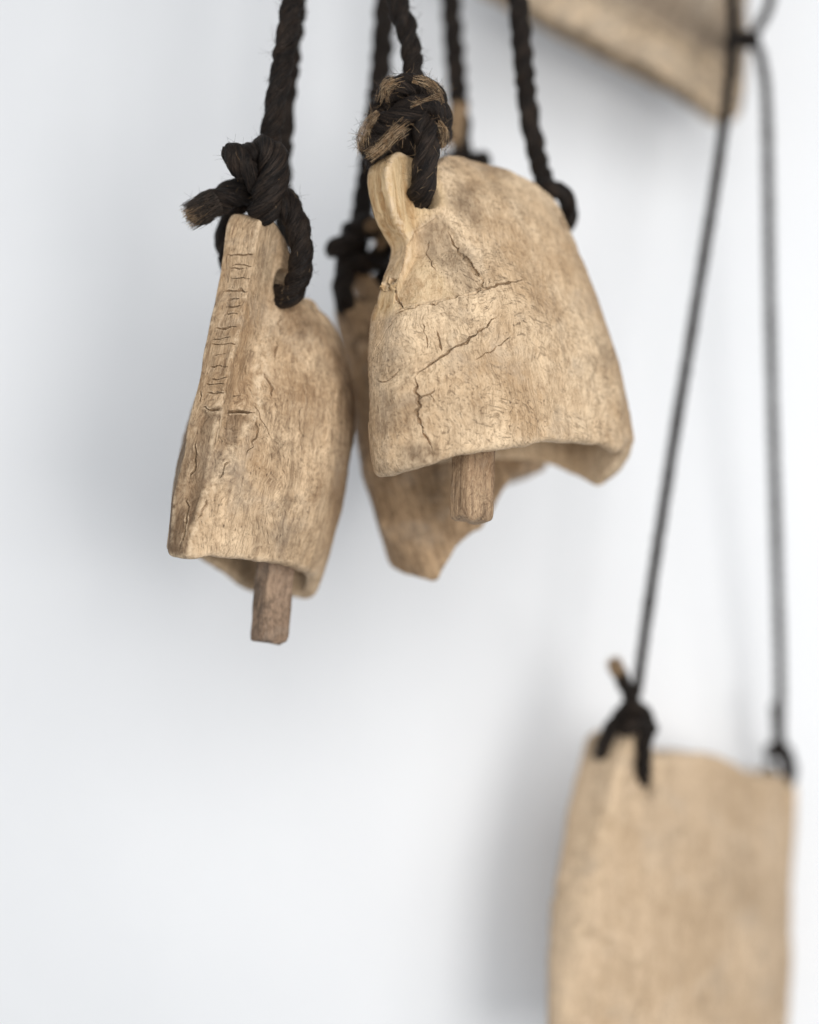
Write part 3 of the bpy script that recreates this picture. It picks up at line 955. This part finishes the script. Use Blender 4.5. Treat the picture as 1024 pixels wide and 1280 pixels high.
# --- rope of the bell behind
near = pts((476, -640, 1.41), (492, -380, 1.425), (492, -150, 1.43), (486, -50, 1.425), (482, 0, 1.42), (477, 80, 1.415), (468, 160, 1.410), (457, 235, 1.405), (450, 285, 1.400))
far = pts((482, -640, 1.41), (525, -380, 1.445), (552, -150, 1.475), (561, -50, 1.470), (564, 0, 1.47), (568, 60, 1.465), (573, 120, 1.460), (577, 170, 1.458), (577, 205, 1.456))
r3 = rope_thing('blurred dark rope of the askew brown bell, knots with short ends', [near, far], 0.0078, group=G_ROPE)
l3 = pts((455, 300, 1.392), (438, 320, 1.380), (430, 350, 1.374), (430, 376, 1.374), (440, 388, 1.382), (455, 384, 1.396), (472, 366, 1.412), (480, 336, 1.414), (468, 312, 1.402))
w3 = pts((432, 312, 1.390), (440, 290, 1.382), (458, 283, 1.378), (476, 290, 1.382), (482, 310, 1.390), (470, 326, 1.385), (450, 328, 1.378), (436, 318, 1.376))
e3 = pts((455, 300, 1.380), (438, 302, 1.374), (422, 310, 1.370), (410, 316, 1.368))
l4 = pts((577, 205, 1.456), (586, 250, 1.440), (590, 310, 1.436), (578, 350, 1.440), (566, 352, 1.455), (560, 300, 1.462), (566, 240, 1.460), (574, 205, 1.456))
w4 = pts((556, 206, 1.450), (566, 200, 1.442), (582, 202, 1.440), (596, 206, 1.440), (602, 200, 1.438), (606, 192, 1.437))
for nm, p, R in (('loop', l3, 0.0078), ('knot', w3, 0.0085), ('knot_end', e3, 0.0080), ('loop', l4, 0.0065), ('knot_end', w4, 0.0085)):
    rope_part(nm, r3, strand_meshes(p, R, 0.05, phase=R * 800, step=0.0022))
tuft(r3, pts((452, 290, 1.376), (466, 282, 1.372), (480, 284, 1.373)), 0.004, 0.005, 160, M_FIB_TAN, rs, name='frayed_binding', jitter=0.4)
tuft(r3, pts((484, 288, 1.374), (480, 300, 1.372), (468, 308, 1.373)), 0.003, 0.004, 120, M_FIB_TAN, rs, name='frayed_binding', jitter=0.4)
tuft(r3, pts((576, 132, 1.452), (571, 150, 1.448), (568, 168, 1.446), (562, 182, 1.446)), 0.006, 0.005, 420, M_FIB_TAN, rs, jitter=0.4)
settle(r3)

# --- the thin cord of the big bell, caught at the upper right
near = pts((950, -480, 1.52), (918, -240, 1.51), (912, -90, 1.50), (914, -20, 1.495), (916, 40, 1.49), (911, 110, 1.487), (904, 165, 1.485), (893, 240, 1.48), (868, 395, 1.475), (841, 560, 1.47), (815, 730, 1.467), (800, 835, 1.465), (793, 885, 1.46))
far = pts((954, -480, 1.53), (982, -240, 1.535), (975, -90, 1.535), (962, 5, 1.535), (944, 44, 1.530), (953, 80, 1.535), (959, 150, 1.540), (963, 400, 1.545), (969, 620, 1.550), (975, 840, 1.565), (974, 940, 1.572))
r4 = rope_thing('thin dark cord of the large blurred bell, forking down from a knot', [near, far], 0.0042, 0.03, name='cord')
kn = pts((908, 60, 1.515), (918, 48, 1.508), (932, 45, 1.508), (943, 46, 1.515), (940, 54, 1.525), (924, 54, 1.528), (912, 56, 1.520))
b1 = pts((800, 900, 1.462), (790, 890, 1.452), (776, 896, 1.446), (762, 914, 1.442), (752, 938, 1.450), (756, 958, 1.474), (776, 962, 1.484), (790, 930, 1.484), (796, 905, 1.476))
b2 = pts((772, 902, 1.452), (782, 886, 1.442), (798, 886, 1.440), (808, 900, 1.444), (806, 930, 1.442), (804, 955, 1.444), (803, 974, 1.452), (798, 976, 1.475))
b3 = pts((796, 890, 1.446), (786, 868, 1.440), (776, 846, 1.437), (766, 826, 1.435))
b4 = pts((775, 915, 1.444), (792, 905, 1.436), (808, 908, 1.440), (814, 914, 1.448))
c1 = pts((962, 944, 1.576), (972, 934, 1.562), (982, 945, 1.560), (986, 966, 1.568), (978, 986, 1.584), (966, 978, 1.600), (962, 955, 1.595))
c2 = pts((974, 938, 1.566), (973, 910, 1.560), (970, 880, 1.556))
for nm, p, R in (('knot', kn, 0.0048), ('loop', b1, 0.0060), ('knot', b2, 0.0062), ('knot_end', b3, 0.0058), ('knot', b4, 0.0070), ('loop', c1, 0.0068), ('knot_end', c2, 0.0052)):
    rope_part(nm, r4, strand_meshes(p, R, 0.04, phase=R * 800, step=0.0022))
tuft(r4, pts((774, 842, 1.434), (768, 830, 1.432), (764, 822, 1.431)), 0.005, 0.0055, 160, M_FIB_TAN, rs, jitter=0.3)
settle(r4)


# ------------------------------------------------------------------ clappers
def clapper(bell, mat, world_top, world_bottom, wx, wy, yaw, seed, cord_to):
    """a squared stick with bevelled, worn end, hanging from a cord inside the bell"""
    r = np.random.RandomState(seed)
    a, b = Vector(world_top), Vector(world_bottom)
    ax = (a - b); L = ax.length; ax.normalize()
    ex = Vector((math.cos(math.radians(yaw)), math.sin(math.radians(yaw)), 0)); ex = (ex - ax * ex.dot(ax)).normalized()
    ey = ax.cross(ex)
    nz = 90; nu = 14
    V = []
    for i in range(nz + 1):
        z = i / nz * L
        e = min(z, 0.007) / 0.007
        sc = 0.80 + 0.20 * math.sqrt(max(0, 1 - (1 - e) ** 2))
        sc *= 1.0 + 0.06 * (1 - z / L)
        ring = []
        for side in range(4):
            for k in range(nu):
                t = k / nu * 2 - 1
                x, y = [(t, -1), (1, t), (-t, 1), (-1, -t)][side]
                m_ = (abs(x) ** 7 + abs(y) ** 7) ** (1 / 7)
                ring.append((x / m_ * wx / 2 * sc, y / m_ * wy / 2 * sc, z))
        V += ring
    P = np.array(V) * 1000
    d = 0.7 * fbm(P / np.array([6, 6, 26]) + seed, 3) + 0.35 * fbm(P / np.array([2.2, 2.2, 14]) + seed, 2)
    nrm = P.copy(); nrm[:, 2] = 0; nrm /= np.linalg.norm(nrm, axis=1)[:, None]
    P = (P + nrm * d[:, None]) * 0.001
    P[:, 2] += 0.0018 * vnoise(P * np.array([160, 160, 0.1]) + seed) * (P[:, 2] < 0.002)
    m = 4 * nu
    F = []
    for i in range(nz):
        for k in range(m):
            F.append((i * m + k, i * m + (k + 1) % m, (i + 1) * m + (k + 1) % m, (i + 1) * m + k))
    c = len(P)
    P = np.vstack([P, [[0, 0, -0.0005]], [[0, 0, L]]])
    for k in range(m):
        F.append((c, (k + 1) % m, k, k)); F.append((c + 1, nz * m + k, nz * m + (k + 1) % m, nz * m + (k + 1) % m))
    F = tri_fix(np.array(F))
    o = mesh_object('clapper', P, F, mat, None)
    M = Matrix((ex, ey, ax)).transposed().to_4x4()
    M.translation = b
    o.parent = bell
    bpy.context.view_layer.update()
    o.matrix_parent_inverse = bell.matrix_world.inverted()
    o.matrix_basis = M
    c = rope_part('hanging_cord', o, strand_meshes([a - ax * 0.01, a + (Vector(cord_to) - a) * 0.5, Vector(cord_to)], 0.0022, 0.02))
    c.matrix_parent_inverse = (bell.matrix_world @ o.matrix_parent_inverse @ M).inverted()
    return o


clapper(bell_mid, WOOD_STICK, at(594, 470, 1.275), at(590, 652, 1.262), 0.0215, 0.0190, 38, 3, at(596, 330, 1.30))
clapper(bell_left, WOOD_STICK_DARK, at(352, 630, 1.30), at(336, 803, 1.295), 0.0200, 0.0170, 40, 4, at(356, 480, 1.30))
